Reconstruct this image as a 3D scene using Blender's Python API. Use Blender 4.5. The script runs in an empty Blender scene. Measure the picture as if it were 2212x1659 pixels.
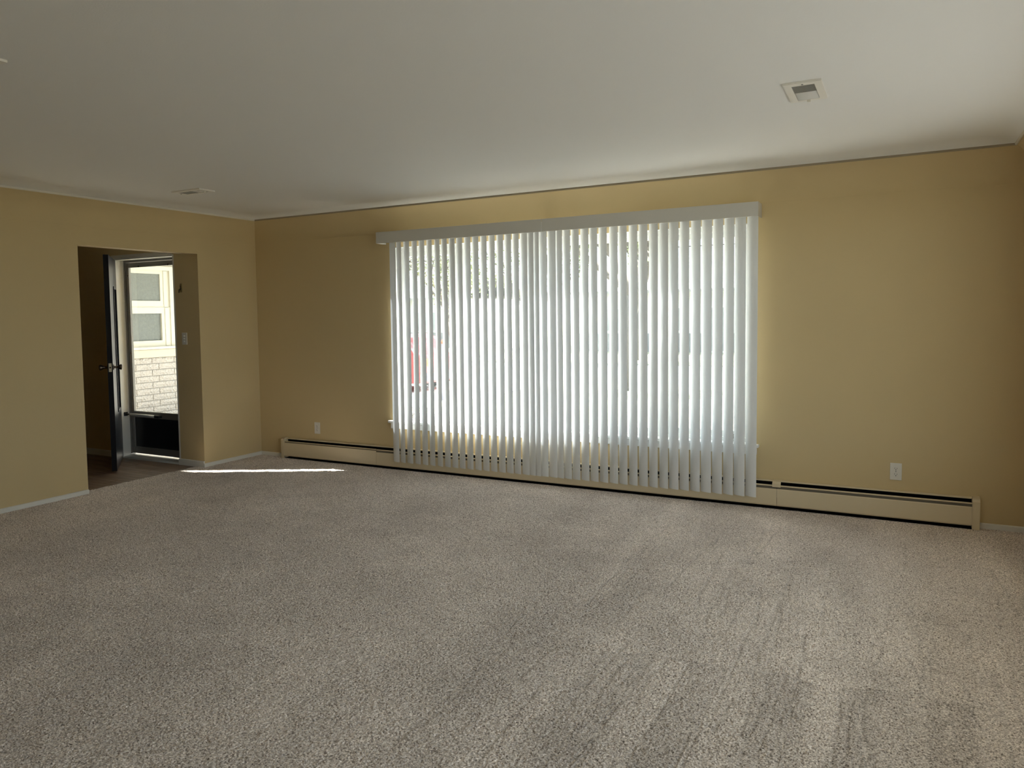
import bpy, bmesh, math, random
import numpy as np
from mathutils import Vector, Matrix

R = random.Random(11)
scene = bpy.context.scene
C = scene.collection

# ------------------------------------------------------------------ camera
W, H = 2212.0, 1659.0
F_PX, YAW, PITCH, ROLL = 1660.77, 0.515813, 0.059706, -0.0151232
CAM = Vector((5.8246, -5.8839, 1.4239))
PPX, PPY = 1008.35, 779.76
fwd = Vector((-math.sin(YAW) * math.cos(PITCH), math.cos(YAW) * math.cos(PITCH), -math.sin(PITCH)))
rgt = Vector((math.cos(YAW), math.sin(YAW), 0.0))
upv = rgt.cross(fwd)
r2 = math.cos(ROLL) * rgt + math.sin(ROLL) * upv
u2 = -math.sin(ROLL) * rgt + math.cos(ROLL) * upv
cd = bpy.data.cameras.new('camera')
cd.sensor_fit = 'HORIZONTAL'
cd.sensor_width = 36.0
cd.lens = F_PX / W * 36.0
cd.shift_x = (W / 2 - PPX) / W
cd.shift_y = (PPY - H / 2) / W
cd.clip_start, cd.clip_end = 0.05, 400
cam = bpy.data.objects.new('camera', cd)
cam.matrix_world = Matrix(((r2.x, u2.x, -fwd.x, CAM.x), (r2.y, u2.y, -fwd.y, CAM.y), (r2.z, u2.z, -fwd.z, CAM.z), (0, 0, 0, 1)))
C.objects.link(cam)
scene.camera = cam

# ------------------------------------------------------------------ world, sun, exposure
world = bpy.data.worlds.new('sky')
scene.world = world
world.use_nodes = True
bg = world.node_tree.nodes['Background']
bg.inputs[0].default_value = (0.78, 0.89, 1.0, 1)
bg.inputs[1].default_value = 1.0

SUN_AZ, SUN_EL = math.radians(28.5), math.radians(40.5)      # azimuth measured from the window wall
sd = bpy.data.lights.new('sun', 'SUN')
sd.energy = 8.5
sd.color = (1.0, 0.96, 0.90)
sd.angle = math.radians(0.8)
sun = bpy.data.objects.new('sun', sd)
sdir = Vector((-math.cos(SUN_AZ) * math.cos(SUN_EL), -math.sin(SUN_AZ) * math.cos(SUN_EL), -math.sin(SUN_EL)))
sun.rotation_euler = sdir.to_track_quat('-Z', 'Y').to_euler()
sun.location = (12, 8, 12)
C.objects.link(sun)


def portal(name, loc, direction, w, h):
    d = bpy.data.lights.new(name, 'AREA')
    d.shape = 'RECTANGLE'
    d.size, d.size_y = w, h
    d.cycles.is_portal = True
    o = bpy.data.objects.new(name, d)
    o.location = loc
    o.rotation_euler = Vector(direction).to_track_quat('-Z', 'Z').to_euler()
    C.objects.link(o)


vs = scene.view_settings
scene.display_settings.display_device = 'sRGB'
vs.view_transform = 'Standard'
vs.look = 'None'
vs.exposure = 2.0
vs.gamma = 1.0
vs.use_curve_mapping = False
scene.cycles.use_denoising = True
scene.cycles.max_bounces = 12
scene.cycles.diffuse_bounces = 8
scene.cycles.transmission_bounces = 8
scene.cycles.transparent_max_bounces = 16
scene.cycles.sample_clamp_indirect = 6.0
scene.cycles.caustics_reflective = False
scene.cycles.caustics_refractive = False


# ------------------------------------------------------------------ materials
def mat(name, col, rough=0.6, metal=0.0, bump=None, var=None, spec=None, coat=0.0):
    """bump=(scale, strength); var=(scale, amount) a faint mottling of the colour."""
    m = bpy.data.materials.new(name)
    m.use_nodes = True
    nt = m.node_tree
    b = nt.nodes['Principled BSDF']
    b.inputs['Base Color'].default_value = (*col, 1)
    b.inputs['Roughness'].default_value = rough
    b.inputs['Metallic'].default_value = metal
    if spec is not None:
        b.inputs['Specular IOR Level'].default_value = spec
    if coat:
        b.inputs['Coat Weight'].default_value = coat
    tc = nt.nodes.new('ShaderNodeTexCoord')
    if var:
        n = nt.nodes.new('ShaderNodeTexNoise')
        n.inputs['Scale'].default_value = var[0]
        n.inputs['Detail'].default_value = 5
        nt.links.new(tc.outputs['Object'], n.inputs['Vector'])
        mx = nt.nodes.new('ShaderNodeMix')
        mx.data_type = 'RGBA'
        nt.links.new(n.outputs['Fac'], mx.inputs[0])
        mx.inputs[6].default_value = (*[max(0, c * (1 - var[1])) for c in col], 1)
        mx.inputs[7].default_value = (*[min(1, c * (1 + var[1])) for c in col], 1)
        nt.links.new(mx.outputs[2], b.inputs['Base Color'])
    if bump:
        n = nt.nodes.new('ShaderNodeTexNoise')
        n.inputs['Scale'].default_value = bump[0]
        n.inputs['Detail'].default_value = 3
        nt.links.new(tc.outputs['Object'], n.inputs['Vector'])
        bp = nt.nodes.new('ShaderNodeBump')
        bp.inputs['Strength'].default_value = bump[1]
        bp.inputs['Distance'].default_value = bump[2] if len(bump) > 2 else 0.01
        nt.links.new(n.outputs['Fac'], bp.inputs['Height'])
        nt.links.new(bp.outputs['Normal'], b.inputs['Normal'])
    return m


def glass_mat(name, tint=(0.96, 0.98, 0.97), gloss=0.06):
    m = bpy.data.materials.new(name)
    m.use_nodes = True
    nt = m.node_tree
    nt.nodes.clear()
    out = nt.nodes.new('ShaderNodeOutputMaterial')
    tr = nt.nodes.new('ShaderNodeBsdfTransparent')
    tr.inputs[0].default_value = (*tint, 1)
    gl = nt.nodes.new('ShaderNodeBsdfGlossy')
    gl.inputs['Roughness'].default_value = 0.02
    mx = nt.nodes.new('ShaderNodeMixShader')
    mx.inputs[0].default_value = gloss
    nt.links.new(tr.outputs[0], mx.inputs[1])
    nt.links.new(gl.outputs[0], mx.inputs[2])
    nt.links.new(mx.outputs[0], out.inputs[0])
    return m


def vane_mat():
    m = bpy.data.materials.new('vinyl_vane')
    m.use_nodes = True
    nt = m.node_tree
    nt.nodes.clear()
    out = nt.nodes.new('ShaderNodeOutputMaterial')
    df = nt.nodes.new('ShaderNodeBsdfDiffuse')
    df.inputs[0].default_value = (0.80, 0.805, 0.80, 1)
    tl = nt.nodes.new('ShaderNodeBsdfTranslucent')
    tl.inputs[0].default_value = (0.75, 0.82, 0.91, 1)
    mx = nt.nodes.new('ShaderNodeMixShader')
    mx.inputs[0].default_value = 0.07
    nt.links.new(df.outputs[0], mx.inputs[1])
    nt.links.new(tl.outputs[0], mx.inputs[2])
    nt.links.new(mx.outputs[0], out.inputs[0])
    return m


def carpet_mat():
    """heathered yarn; the float attribute 'nap' holds the lean of the pile (vacuum passes, footfalls)"""
    m = bpy.data.materials.new('taupe_carpet')
    m.use_nodes = True
    nt = m.node_tree
    N, L = nt.nodes, nt.links
    b = N['Principled BSDF']
    b.inputs['Roughness'].default_value = 0.9
    b.inputs['Specular IOR Level'].default_value = 0.15
    b.inputs['Sheen Weight'].default_value = 0.15
    b.inputs['Sheen Roughness'].default_value = 0.5
    tc = N.new('ShaderNodeTexCoord')

    def noise(scale, detail):
        n = N.new('ShaderNodeTexNoise')
        n.inputs['Scale'].default_value = scale
        n.inputs['Detail'].default_value = detail
        n.inputs['Distortion'].default_value = 0.5
        L.new(tc.outputs['Object'], n.inputs['Vector'])
        return n.outputs['Fac']
    r = N.new('ShaderNodeValToRGB')
    e = r.color_ramp.elements
    e[0].position, e[0].color = 0.32, (0.17, 0.137, 0.113, 1)
    e[1].position, e[1].color = 0.68, (0.93, 0.84, 0.775, 1)
    for p, c in ((0.45, (0.49, 0.423, 0.373, 1)), (0.55, (0.66, 0.585, 0.525, 1))):
        e.new(p).color = c
    L.new(noise(165, 3), r.inputs[0])
    at = N.new('ShaderNodeAttribute')
    at.attribute_name = 'nap'
    mx = N.new('ShaderNodeMix')
    mx.data_type = 'RGBA'
    mx.blend_type = 'MULTIPLY'
    mx.inputs[0].default_value = 1.0
    L.new(r.outputs[0], mx.inputs[6])
    L.new(at.outputs['Color'], mx.inputs[7])
    L.new(mx.outputs[2], b.inputs['Base Color'])
    bp = N.new('ShaderNodeBump')
    bp.inputs['Strength'].default_value = 0.5
    bp.inputs['Distance'].default_value = 0.004
    L.new(noise(420, 2), bp.inputs['Height'])
    L.new(bp.outputs['Normal'], b.inputs['Normal'])
    return m


def wood_mat():
    m = mat('brown_wood_plank', (0.16, 0.10, 0.065), 0.42)
    nt = m.node_tree
    N, L = nt.nodes, nt.links
    b = N['Principled BSDF']
    tc = N.new('ShaderNodeTexCoord')
    oi = N.new('ShaderNodeObjectInfo')
    mp = N.new('ShaderNodeMapping')
    mp.inputs['Scale'].default_value = (2.2, 26, 26)
    L.new(tc.outputs['Object'], mp.inputs['Vector'])
    L.new(oi.outputs['Location'], mp.inputs['Location'])
    n = N.new('ShaderNodeTexNoise')
    n.inputs['Scale'].default_value = 1.0
    n.inputs['Detail'].default_value = 5
    n.inputs['Distortion'].default_value = 0.8
    L.new(mp.outputs[0], n.inputs['Vector'])
    r = N.new('ShaderNodeValToRGB')
    r.color_ramp.elements[0].position = 0.3
    r.color_ramp.elements[0].color = (0.085, 0.05, 0.032, 1)
    r.color_ramp.elements[1].position = 0.72
    r.color_ramp.elements[1].color = (0.27, 0.185, 0.13, 1)
    L.new(n.outputs['Fac'], r.inputs[0])
    L.new(r.outputs[0], b.inputs['Base Color'])
    return m


def tree_bark(): return mat('bark', (0.13, 0.115, 0.10), 0.9, bump=(30, 0.6), var=(8, 0.35))


M = {
    'wall': mat('tan_wall_paint', (0.60, 0.47, 0.262), 0.75, bump=(160, 0.06), var=(1.3, 0.03), spec=0.25),
    'ceil': mat('white_ceiling_paint', (0.80, 0.79, 0.76), 0.85, bump=(140, 0.05), spec=0.2),
    'trim': mat('white_trim_paint', (0.74, 0.72, 0.66), 0.45),
    'bead_shade': mat('taupe_bead_shade', (0.30, 0.25, 0.17), 0.6),  # shadow line at the ceiling edge, put into the bead's colour
    'bead': mat('cream_bead_paint', (0.70, 0.66, 0.57), 0.5),
    'carpet': carpet_mat(),
    'wood': wood_mat(),
    'vane': vane_mat(),
    'valance': mat('pale_grey_vinyl', (0.60, 0.585, 0.55), 0.5),
    'heater': mat('cream_enamel', (0.66, 0.55, 0.365), 0.42),
    'damper': mat('grey_damper', (0.16, 0.135, 0.095), 0.5),
    'black': mat('flat_black', (0.006, 0.006, 0.006), 0.9, spec=0.05),  # even near-black for the heater interior and hall underfloor
    'fin': mat('aluminium_fin', (0.25, 0.25, 0.25), 0.4, 0.8),
    'plate': mat('ivory_plastic', (0.72, 0.69, 0.62), 0.35),
    'slot': mat('dark_slot', (0.03, 0.028, 0.025), 0.6),
    'winwhite': mat('white_window_paint', (0.80, 0.80, 0.78), 0.4),
    'glass': glass_mat('window_glass'),
    'navy': mat('navy_gloss_paint', (0.004, 0.005, 0.009), 0.33, spec=0.3),
    'alu': mat('weathered_aluminium', (0.27, 0.26, 0.24), 0.45, 0.55),
    'alulight': mat('bright_aluminium', (0.62, 0.62, 0.6), 0.35, 0.6),
    'kick': mat('black_kick_panel', (0.012, 0.012, 0.012), 0.35),
    'bronze': mat('dark_bronze', (0.11, 0.085, 0.065), 0.28, 0.9),
    'latch': mat('bright_latch_plate', (0.72, 0.66, 0.5), 0.4, 0.3),
    'brass': mat('antique_brass', (0.42, 0.32, 0.14), 0.35, 0.9),
    'cream': mat('cream_porch_paint', (0.52, 0.50, 0.43), 0.5),
    'brick': mat('white_rockface_brick', (0.50, 0.465, 0.435), 0.9, bump=(30, 1.0, 0.05), var=(30, 0.16)),
    'mortar': mat('grey_mortar', (0.36, 0.34, 0.31), 0.95, bump=(90, 0.3)),
    'sillstone': mat('cream_stone_sill', (0.52, 0.465, 0.375), 0.8),
    'frost': mat('rippled_obscure_glass', (0.135, 0.145, 0.135), 0.35, bump=(42, 0.9), var=(26, 0.25)),
    'lens': mat('smoky_lens', (0.17, 0.18, 0.18), 0.3, bump=(120, 0.3)),
    'ltrim': mat('white_light_trim', (0.80, 0.77, 0.70), 0.45),
    'scoop': mat('satin_scoop', (0.66, 0.65, 0.62), 0.35),
    'concrete': mat('pale_concrete', (0.55, 0.53, 0.49), 0.9, bump=(60, 0.3), var=(2, 0.1)),
    'walk': mat('bounce_concrete', (0.68, 0.67, 0.64), 0.9, bump=(60, 0.3), var=(2, 0.06)),  # kept pale to bounce sunlight up through the front window
    'bounce_cut': mat('dark_bounce_cut', (0.19, 0.19, 0.195), 0.85, var=(3, 0.2)),  # kept dark to cut ground bounce onto the ceiling
    'asphalt': mat('grey_asphalt', (0.24, 0.24, 0.24), 0.9, bump=(60, 0.3), var=(2, 0.15)),
    'lawn': mat('pale_spring_lawn', (0.30, 0.29, 0.21), 0.95, bump=(40, 0.8), var=(3, 0.3)),
    'bark': tree_bark(),
    'leaf': mat('young_leaf', (0.24, 0.28, 0.13), 0.7, var=(3, 0.3)),
    'siding': mat('white_siding', (0.62, 0.62, 0.6), 0.7),
    'stonebase': mat('grey_stone_base', (0.22, 0.225, 0.23), 0.9, var=(4, 0.2)),
    'roof': mat('grey_shingle', (0.34, 0.335, 0.33), 0.9, var=(5, 0.25)),
    'housepane': mat('curtained_pane', (0.30, 0.31, 0.31), 0.3),
    'darkpane': mat('dark_pane', (0.04, 0.05, 0.06), 0.1),
    'red': mat('red_car_paint', (0.55, 0.07, 0.075), 0.25, coat=0.6),
    'tyre': mat('tyre_rubber', (0.02, 0.02, 0.02), 0.85),
    'rim': mat('silver_rim', (0.5, 0.5, 0.5), 0.3, 0.8),
    'lamp': mat('amber_lamp', (0.6, 0.12, 0.04), 0.3),
    'post': mat('grey_post', (0.30, 0.29, 0.34), 0.8),
}


# ------------------------------------------------------------------ mesh helpers
class MB:
    def __init__(self):
        self.v, self.f, self.s = [], [], []

    def add(self, vs, fs, smooth=False):
        o = len(self.v)
        self.v += [tuple(p) for p in vs]
        self.f += [tuple(i + o for i in f) for f in fs]
        self.s += [smooth] * len(fs)
        return self

    def box(self, x0, x1, y0, y1, z0, z1):
        return self.add([(x0, y0, z0), (x1, y0, z0), (x1, y1, z0), (x0, y1, z0), (x0, y0, z1), (x1, y0, z1), (x1, y1, z1), (x0, y1, z1)],
                        [(0, 3, 2, 1), (4, 5, 6, 7), (0, 1, 5, 4), (1, 2, 6, 5), (2, 3, 7, 6), (3, 0, 4, 7)])

    def bbox(self, x0, x1, y0, y1, z0, z1, b=0.003, seg=2):
        """bevelled box"""
        bm = bmesh.new()
        bmesh.ops.create_cube(bm, size=1)
        for v in bm.verts:
            v.co = Vector(((x0 + x1) / 2 + v.co.x * (x1 - x0), (y0 + y1) / 2 + v.co.y * (y1 - y0), (z0 + z1) / 2 + v.co.z * (z1 - z0)))
        bmesh.ops.bevel(bm, geom=bm.edges[:], offset=b, segments=seg, affect='EDGES', profile=0.5)
        bm.verts.index_update()
        self.add([v.co[:] for v in bm.verts], [[v.index for v in f.verts] for f in bm.faces])
        bm.free()
        return self

    def prism(self, prof, axis, a, b, smooth=False):
        """closed profile of (p, q) points extruded along an axis from a to b"""
        n = len(prof)

        def P(p, q, t):
            return {0: (t, p, q), 1: (p, t, q), 2: (p, q, t)}[axis]
        vs = [P(p, q, a) for p, q in prof] + [P(p, q, b) for p, q in prof]
        fs = [(i, (i + 1) % n, n + (i + 1) % n, n + i) for i in range(n)]
        self.add(vs, fs, smooth)
        self.add(vs, [tuple(range(n))[::-1], tuple(range(n, 2 * n))])
        return self

    def tube(self, p0, p1, r0, r1=None, n=10, caps=True):
        r1 = r0 if r1 is None else r1
        p0, p1 = Vector(p0), Vector(p1)
        d = (p1 - p0).normalized()
        a = d.orthogonal().normalized()
        b = d.cross(a)
        vs = []
        for p, r in ((p0, r0), (p1, r1)):
            vs += [p + r * (math.cos(t) * a + math.sin(t) * b) for t in (2 * math.pi * i / n for i in range(n))]
        self.add(vs, [(i, (i + 1) % n, n + (i + 1) % n, n + i) for i in range(n)], True)
        if caps:
            self.add(vs, [tuple(range(n))[::-1], tuple(range(n, 2 * n))])
        return self

    def lathe(self, p0, d, prof, n=18):
        """prof of (distance along d, radius)"""
        p0, d = Vector(p0), Vector(d).normalized()
        a = d.orthogonal().normalized()
        b = d.cross(a)
        vs, fs = [], []
        for t, r in prof:
            vs += [p0 + d * t + r * (math.cos(k) * a + math.sin(k) * b) for k in (2 * math.pi * i / n for i in range(n))]
        for j in range(len(prof) - 1):
            fs += [(j * n + i, j * n + (i + 1) % n, (j + 1) * n + (i + 1) % n, (j + 1) * n + i) for i in range(n)]
        self.add(vs, fs, True)
        self.add(vs, [tuple(range(n))[::-1], tuple(range((len(prof) - 1) * n, len(prof) * n))])
        return self

    def mesh(self, name, material):
        me = bpy.data.meshes.new(name)
        me.from_pydata(self.v, [], self.f)
        me.polygons.foreach_set('use_smooth', self.s)
        bm = bmesh.new()
        bm.from_mesh(me)
        bmesh.ops.remove_doubles(bm, verts=bm.verts[:], dist=1e-6)
        bmesh.ops.recalc_face_normals(bm, faces=bm.faces[:])
        bm.to_mesh(me)
        bm.free()
        me.materials.append(M[material])
        return me

    def build(self, name, material, parent=None):
        o = bpy.data.objects.new(name, self.mesh(name, material))
        C.objects.link(o)
        if parent:
            o.parent = parent
        return o


def tag(o, label=None, cat=None, group=None, kind=None):
    if label: o['label'] = label
    if cat: o['category'] = cat
    if group: o['group'] = group
    if kind: o['kind'] = kind
    return o


def empty(name, loc=(0, 0, 0), rz=0.0):
    o = bpy.data.objects.new(name, None)
    o.location = loc
    o.rotation_euler = (0, 0, rz)
    o.empty_display_size = 0.1
    C.objects.link(o)
    return o


def copy_tree(o, parent=None):
    c = o.copy()
    C.objects.link(c)
    if parent: c.parent = parent
    for ch in list(o.children):
        copy_tree(ch, c)
    return c


def inst(name, me, parent, loc=(0, 0, 0), rz=0.0):
    o = bpy.data.objects.new(name, me)
    C.objects.link(o)
    o.parent = parent
    o.location = loc
    o.rotation_euler = (0, 0, rz)
    return o


# ------------------------------------------------------------------ room shell
GZ = -0.50                    # ground outside
RX, RY = 6.53, -8.60          # right wall, wall behind the camera
TH = 0.15
ZC = 2.445                    # flat ceiling
COVE_Z, COVE_R = 2.195, 0.25  # plaster cove between walls and ceiling
A_BEAD = math.acos((COVE_R - 0.12) / COVE_R)     # the paint line sits part way up the cove
WX0, WX1, WZ0, WZ1 = 1.73, 4.87, 0.44, 2.055      # front window opening
HY = -0.757                   # entry hall's front wall
OY0, OY1, OZ = -1.975, HY, 2.04                   # opening from the room to the hall
DX0, DX1 = -1.20, -0.35       # front door opening


def cove_pt(a):
    return COVE_R - COVE_R * math.cos(a) + 0.002, COVE_Z + COVE_R * math.sin(a)


def ring(d, z):
    return [(d, -d, z), (RX - d, -d, z), (RX - d, RY + d, z), (d, RY + d, z)]


def cove_side(mb, side, a0, a1, n):
    """side 0 window wall, 1 right, 2 behind the camera, 3 left"""
    for i in range(n):
        p, q = cove_pt(a0 + (a1 - a0) * i / n), cove_pt(a0 + (a1 - a0) * (i + 1) / n)
        r0, r1 = ring(*p), ring(*q)
        k = (side + 1) % 4
        mb.add([r0[side], r0[k], r1[k], r1[side]], [(0, 1, 2, 3)], True)


ZB, ZT = -0.06, 2.60
wb = MB()
wb.box(-TH, WX0, 0, TH, ZB, ZT).box(WX1, RX + TH, 0, TH, ZB, ZT).box(WX0, WX1, 0, TH, ZB, WZ0).box(WX0, WX1, 0, TH, WZ1, ZT)
wb.box(0.0, RX, -0.0035, 0.001, COVE_Z - 0.005, COVE_Z + 0.0005)      # plaster seam under the cove
cove_side(wb, 0, 0, A_BEAD, 12)
wall_back = tag(wb.build('wall_back', 'wall'), 'tan painted wall around the wide blind covered window', 'wall', kind='structure')

wl = MB()
wl.box(-TH, 0, OY1, 0, ZB, ZT).box(-0.115, 0, RY - TH, OY0, ZB, ZT).box(-0.115, 0, OY0, OY1, OZ, ZT)
wl.box(-0.001, 0.003, RY, 0.0, COVE_Z - 0.004, COVE_Z + 0.0005)
cove_side(wl, 3, 0, A_BEAD, 12)
wall_left = tag(wl.build('wall_left', 'wall'), 'tan painted side wall with the open doorway to the entry', 'wall', kind='structure')

BWX0, BWX1, BWZ0, BWZ1 = 3.6, 5.0, 0.85, 2.05     # unseen window behind the camera, added for fill light
PY0, PY1, PZ0, PZ1 = -5.3, -1.0, 0.42, 2.06        # band of fill-light windows added in the right wall, out of view
wr = MB()
wr.box(RX, RX + TH, PY1, 0, ZB, ZT).box(RX, RX + TH, RY - TH, PY0, ZB, ZT).box(RX, RX + TH, PY0, PY1, ZB, PZ0).box(RX, RX + TH, PY0, PY1, PZ1, ZT)
cove_side(wr, 1, 0, A_BEAD, 12)
tag(wr.build('wall_right', 'wall'), 'tan painted wall at the right edge of the room', 'wall', kind='structure')
wf = MB()
wf.box(-0.115, BWX0, RY - TH, RY, ZB, ZT).box(BWX1, RX + TH, RY - TH, RY, ZB, ZT).box(BWX0, BWX1, RY - TH, RY, ZB, BWZ0).box(BWX0, BWX1, RY - TH, RY, BWZ1, ZT)
cove_side(wf, 2, 0, A_BEAD, 12)
tag(wf.build('wall_front', 'wall'), 'tan painted wall behind the viewer', 'wall', kind='structure')

# recessed ceiling lights: (x0, x1, y0, y1)
LIGHTS = [(5.335, 5.495, -2.09, -1.755), (0.715, 1.035, -1.625, -1.465), (2.43, 2.765, -4.25, -4.09)]
ce = MB()
xs = sorted({COVE_R, RX - COVE_R} | {c for l in LIGHTS for c in (l[0] + 0.02, l[1] - 0.02)})
ys = sorted({-COVE_R, RY + COVE_R} | {c for l in LIGHTS for c in (l[2] + 0.02, l[3] - 0.02)})
for i in range(len(xs) - 1):
    for j in range(len(ys) - 1):
        mx_, my_ = (xs[i] + xs[i + 1]) / 2, (ys[j] + ys[j + 1]) / 2
        if any(l[0] < mx_ < l[1] and l[2] < my_ < l[3] for l in LIGHTS):
            continue
        ce.add([(xs[i], ys[j], ZC), (xs[i + 1], ys[j], ZC), (xs[i + 1], ys[j + 1], ZC), (xs[i], ys[j + 1], ZC)], [(0, 3, 2, 1)])
for s in range(4):
    cove_side(ce, s, A_BEAD, math.pi / 2, 10)
ce.box(-TH, RX + TH, RY - TH, TH, ZT, ZT + 0.1)
tag(ce.build('ceiling', 'ceil'), 'off-white ceiling with softly curved edges', 'ceiling', kind='structure')

# thin bead along the paint line; the window-wall one coloured as its shadow line
db, zb = cove_pt(A_BEAD)
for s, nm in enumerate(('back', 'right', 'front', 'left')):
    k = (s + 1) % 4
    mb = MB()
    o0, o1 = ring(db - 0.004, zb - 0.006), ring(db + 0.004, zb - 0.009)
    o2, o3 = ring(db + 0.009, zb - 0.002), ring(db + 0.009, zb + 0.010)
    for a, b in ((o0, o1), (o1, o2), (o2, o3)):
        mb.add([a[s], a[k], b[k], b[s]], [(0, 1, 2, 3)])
    tag(mb.build('trim_%d' % (s + 1), 'bead_shade' if s == 0 else 'bead'), 'thin painted bead where the %s wall colour meets the ceiling' % nm, 'trim', kind='structure')

fl = MB().box(-0.105, RX + 0.02, RY - 0.02, 0.0, -0.05, -0.0035)
floor = tag(fl.build('floor', 'carpet'), 'mottled taupe cut-pile carpet across the room', 'carpet', kind='structure')


def set_nap(me, v):
    at = me.attributes.new('nap', 'FLOAT', 'POINT')
    at.data.foreach_set('value', np.ascontiguousarray(v, dtype=np.float32))


set_nap(floor.data, np.ones(len(floor.data.vertices)))
rng = np.random.default_rng(4)


def vnoise(x, y, s, seed):
    """smooth value noise of cell size s"""
    g = np.random.default_rng(seed).random((128, 128))
    fx, fy = x / s + 40, y / s + 40
    ix, iy = np.floor(fx).astype(int), np.floor(fy).astype(int)
    tx, ty = fx - ix, fy - iy
    tx, ty = tx * tx * (3 - 2 * tx), ty * ty * (3 - 2 * ty)
    G = lambda i, j: g[i % 128, j % 128]
    return (G(ix, iy) * (1 - tx) + G(ix + 1, iy) * tx) * (1 - ty) + (G(ix, iy + 1) * (1 - tx) + G(ix + 1, iy + 1) * tx) * ty


# the cut pile itself: tufts of yarn as relief over the part of the floor in front of the camera
CELL = 0.0062
nx, ny = int((RX + 0.11) / CELL), int(4.95 / CELL)
gx, gy = np.meshgrid(np.linspace(-0.105, RX - 0.001, nx), np.linspace(-4.95, -0.001, ny), indexing='ij')
X, Y = gx.ravel(), gy.ravel()
sm = lambda t: np.clip(t, 0, 1) ** 2 * (3 - 2 * np.clip(t, 0, 1))
nap = 1.06 + 0.20 * (vnoise(X, Y, 0.55, 1) - 0.5) + 0.16 * (vnoise(X, Y, 0.17, 2) - 0.5)
# long vacuum passes, parallel to the side walls, on the right half of the floor
wob = X + 0.05 * (vnoise(X * 0 + 3, Y, 0.5, 3) - 0.5) + 0.09 * Y
right = sm((X - 3.4) / 1.2)
nap += right * 0.17 * (vnoise(wob, Y * 0.14, 0.13, 5) - 0.5) * 1.4
groove = np.zeros_like(X)
gr = np.random.default_rng(9)
for k in range(60):
    x0, y0, ln = gr.uniform(4.2, 6.45), gr.uniform(-3.2, -0.5), gr.uniform(0.25, 0.9)
    c = x0 + 0.06 * (Y - y0) * gr.uniform(-1.5, 1) + 0.02 * (vnoise(X * 0, Y, 0.12, 20 + k) - 0.5)
    groove = np.maximum(groove, np.exp(-((X - c) / 0.006) ** 2) * ((Y > y0 - ln) & (Y < y0)) * gr.uniform(0.4, 1))
# the last strokes, ending on a ragged line in front of the camera
edge = -2.855 + 0.14 * (X - 4.70) + 0.05 * (vnoise(X, Y * 0, 0.16, 7) - 0.5)
inside = sm((edge - Y) / 0.02) * sm((X - 4.3) / 0.5)
for a, b in ((4.72, 4.98), (5.08, 5.24), (5.36, 5.57), (5.63, 5.79), (5.90, 6.08)):
    band = sm((wob - 0.09 * Y - a + 0.03 * (vnoise(X, Y, 0.1, 8) - 0.5)) / 0.025) * sm((b - X) / 0.03)
    nap -= 0.17 * band * inside * sm((Y + 4.6) / 1.2)
    for q in gr.uniform(a, b, 3):
        c = q + 0.015 * (vnoise(X * 0, Y, 0.15, int(q * 99)) - 0.5)
        groove = np.maximum(groove, 0.8 * np.exp(-((X - c) / 0.005) ** 2) * inside)
ridge = np.exp(-((Y - edge) / 0.008) ** 2) * sm((X - 4.5) / 0.2) * (vnoise(X, Y * 0, 0.1, 12) > 0.4)
groove = np.maximum(groove, 0.9 * ridge)
nap *= 1 - 0.4 * groove
h = rng.random(X.size)
Z = -0.0066 * (1 - h) ** 1.6 - 0.006 * groove
Z += 0.004 * (vnoise(X, Y, 0.05, 15) - 0.5)
Xj = X + rng.uniform(-0.0023, 0.0023, X.size)
Yj = Y + rng.uniform(-0.0023, 0.0023, X.size)
co = np.stack([Xj, Yj, Z + 0.0015], 1)
i, j = np.meshgrid(np.arange(nx - 1), np.arange(ny - 1), indexing='ij')
a0 = (i * ny + j).ravel()
quads = np.stack([a0, a0 + ny, a0 + ny + 1, a0 + 1], 1)
pile = bpy.data.meshes.new('pile')
pile.vertices.add(X.size)
pile.vertices.foreach_set('co', co.ravel().astype(np.float32))
pile.loops.add(quads.size)
pile.loops.foreach_set('vertex_index', quads.ravel().astype(np.int32))
pile.polygons.add(len(quads))
pile.polygons.foreach_set('loop_start', np.arange(0, quads.size, 4, dtype=np.int32))
pile.polygons.foreach_set('use_smooth', np.zeros(len(quads), dtype=bool))
pile.update(calc_edges=True)
set_nap(pile, nap)
pile.materials.append(M['carpet'])
po = bpy.data.objects.new('pile', pile)
C.objects.link(po)
po.parent = floor
po['kind'] = 'stuff'

# ---- entry hall
HX0, HY0 = -2.60, -3.20
tag(MB().box(HX0 - TH, DX0 - 0.02, HY, HY + TH, ZB, ZT).box(DX1 + 0.02, -TH, HY, HY + TH, ZB, ZT).box(DX0 - 0.02, DX1 + 0.02, HY, HY + TH, 2.06, ZT)
    .build('wall_entry', 'wall'), 'shaded tan entry wall around the front door', 'wall', kind='structure')
tag(MB().box(HX0 - TH, HX0, HY0 - TH, HY, ZB, ZT).box(HX0, -0.115, HY0 - TH, HY0, ZB, ZT).build('wall_hall', 'wall'), 'dark far walls of the entry hall', 'wall', kind='structure')
tag(MB().box(HX0 - TH, -0.115, HY0 - TH, HY, 2.44, 2.5).build('ceiling_hall', 'ceil'), 'off-white ceiling over the entry hall', 'ceiling', kind='structure')
hall = tag(MB().box(HX0, -0.105, HY0, HY + TH, -0.06, -0.016).build('floor_hall', 'black'), 'brown wood plank floor of the entry hall', 'floor', kind='structure')
PW = 0.15
pm = MB().bbox(-0.4985, 0.4985, -PW / 2 + 0.0012, PW / 2 - 0.0012, -0.012, 0, 0.0015, 1).mesh('plank', 'wood')
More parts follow.
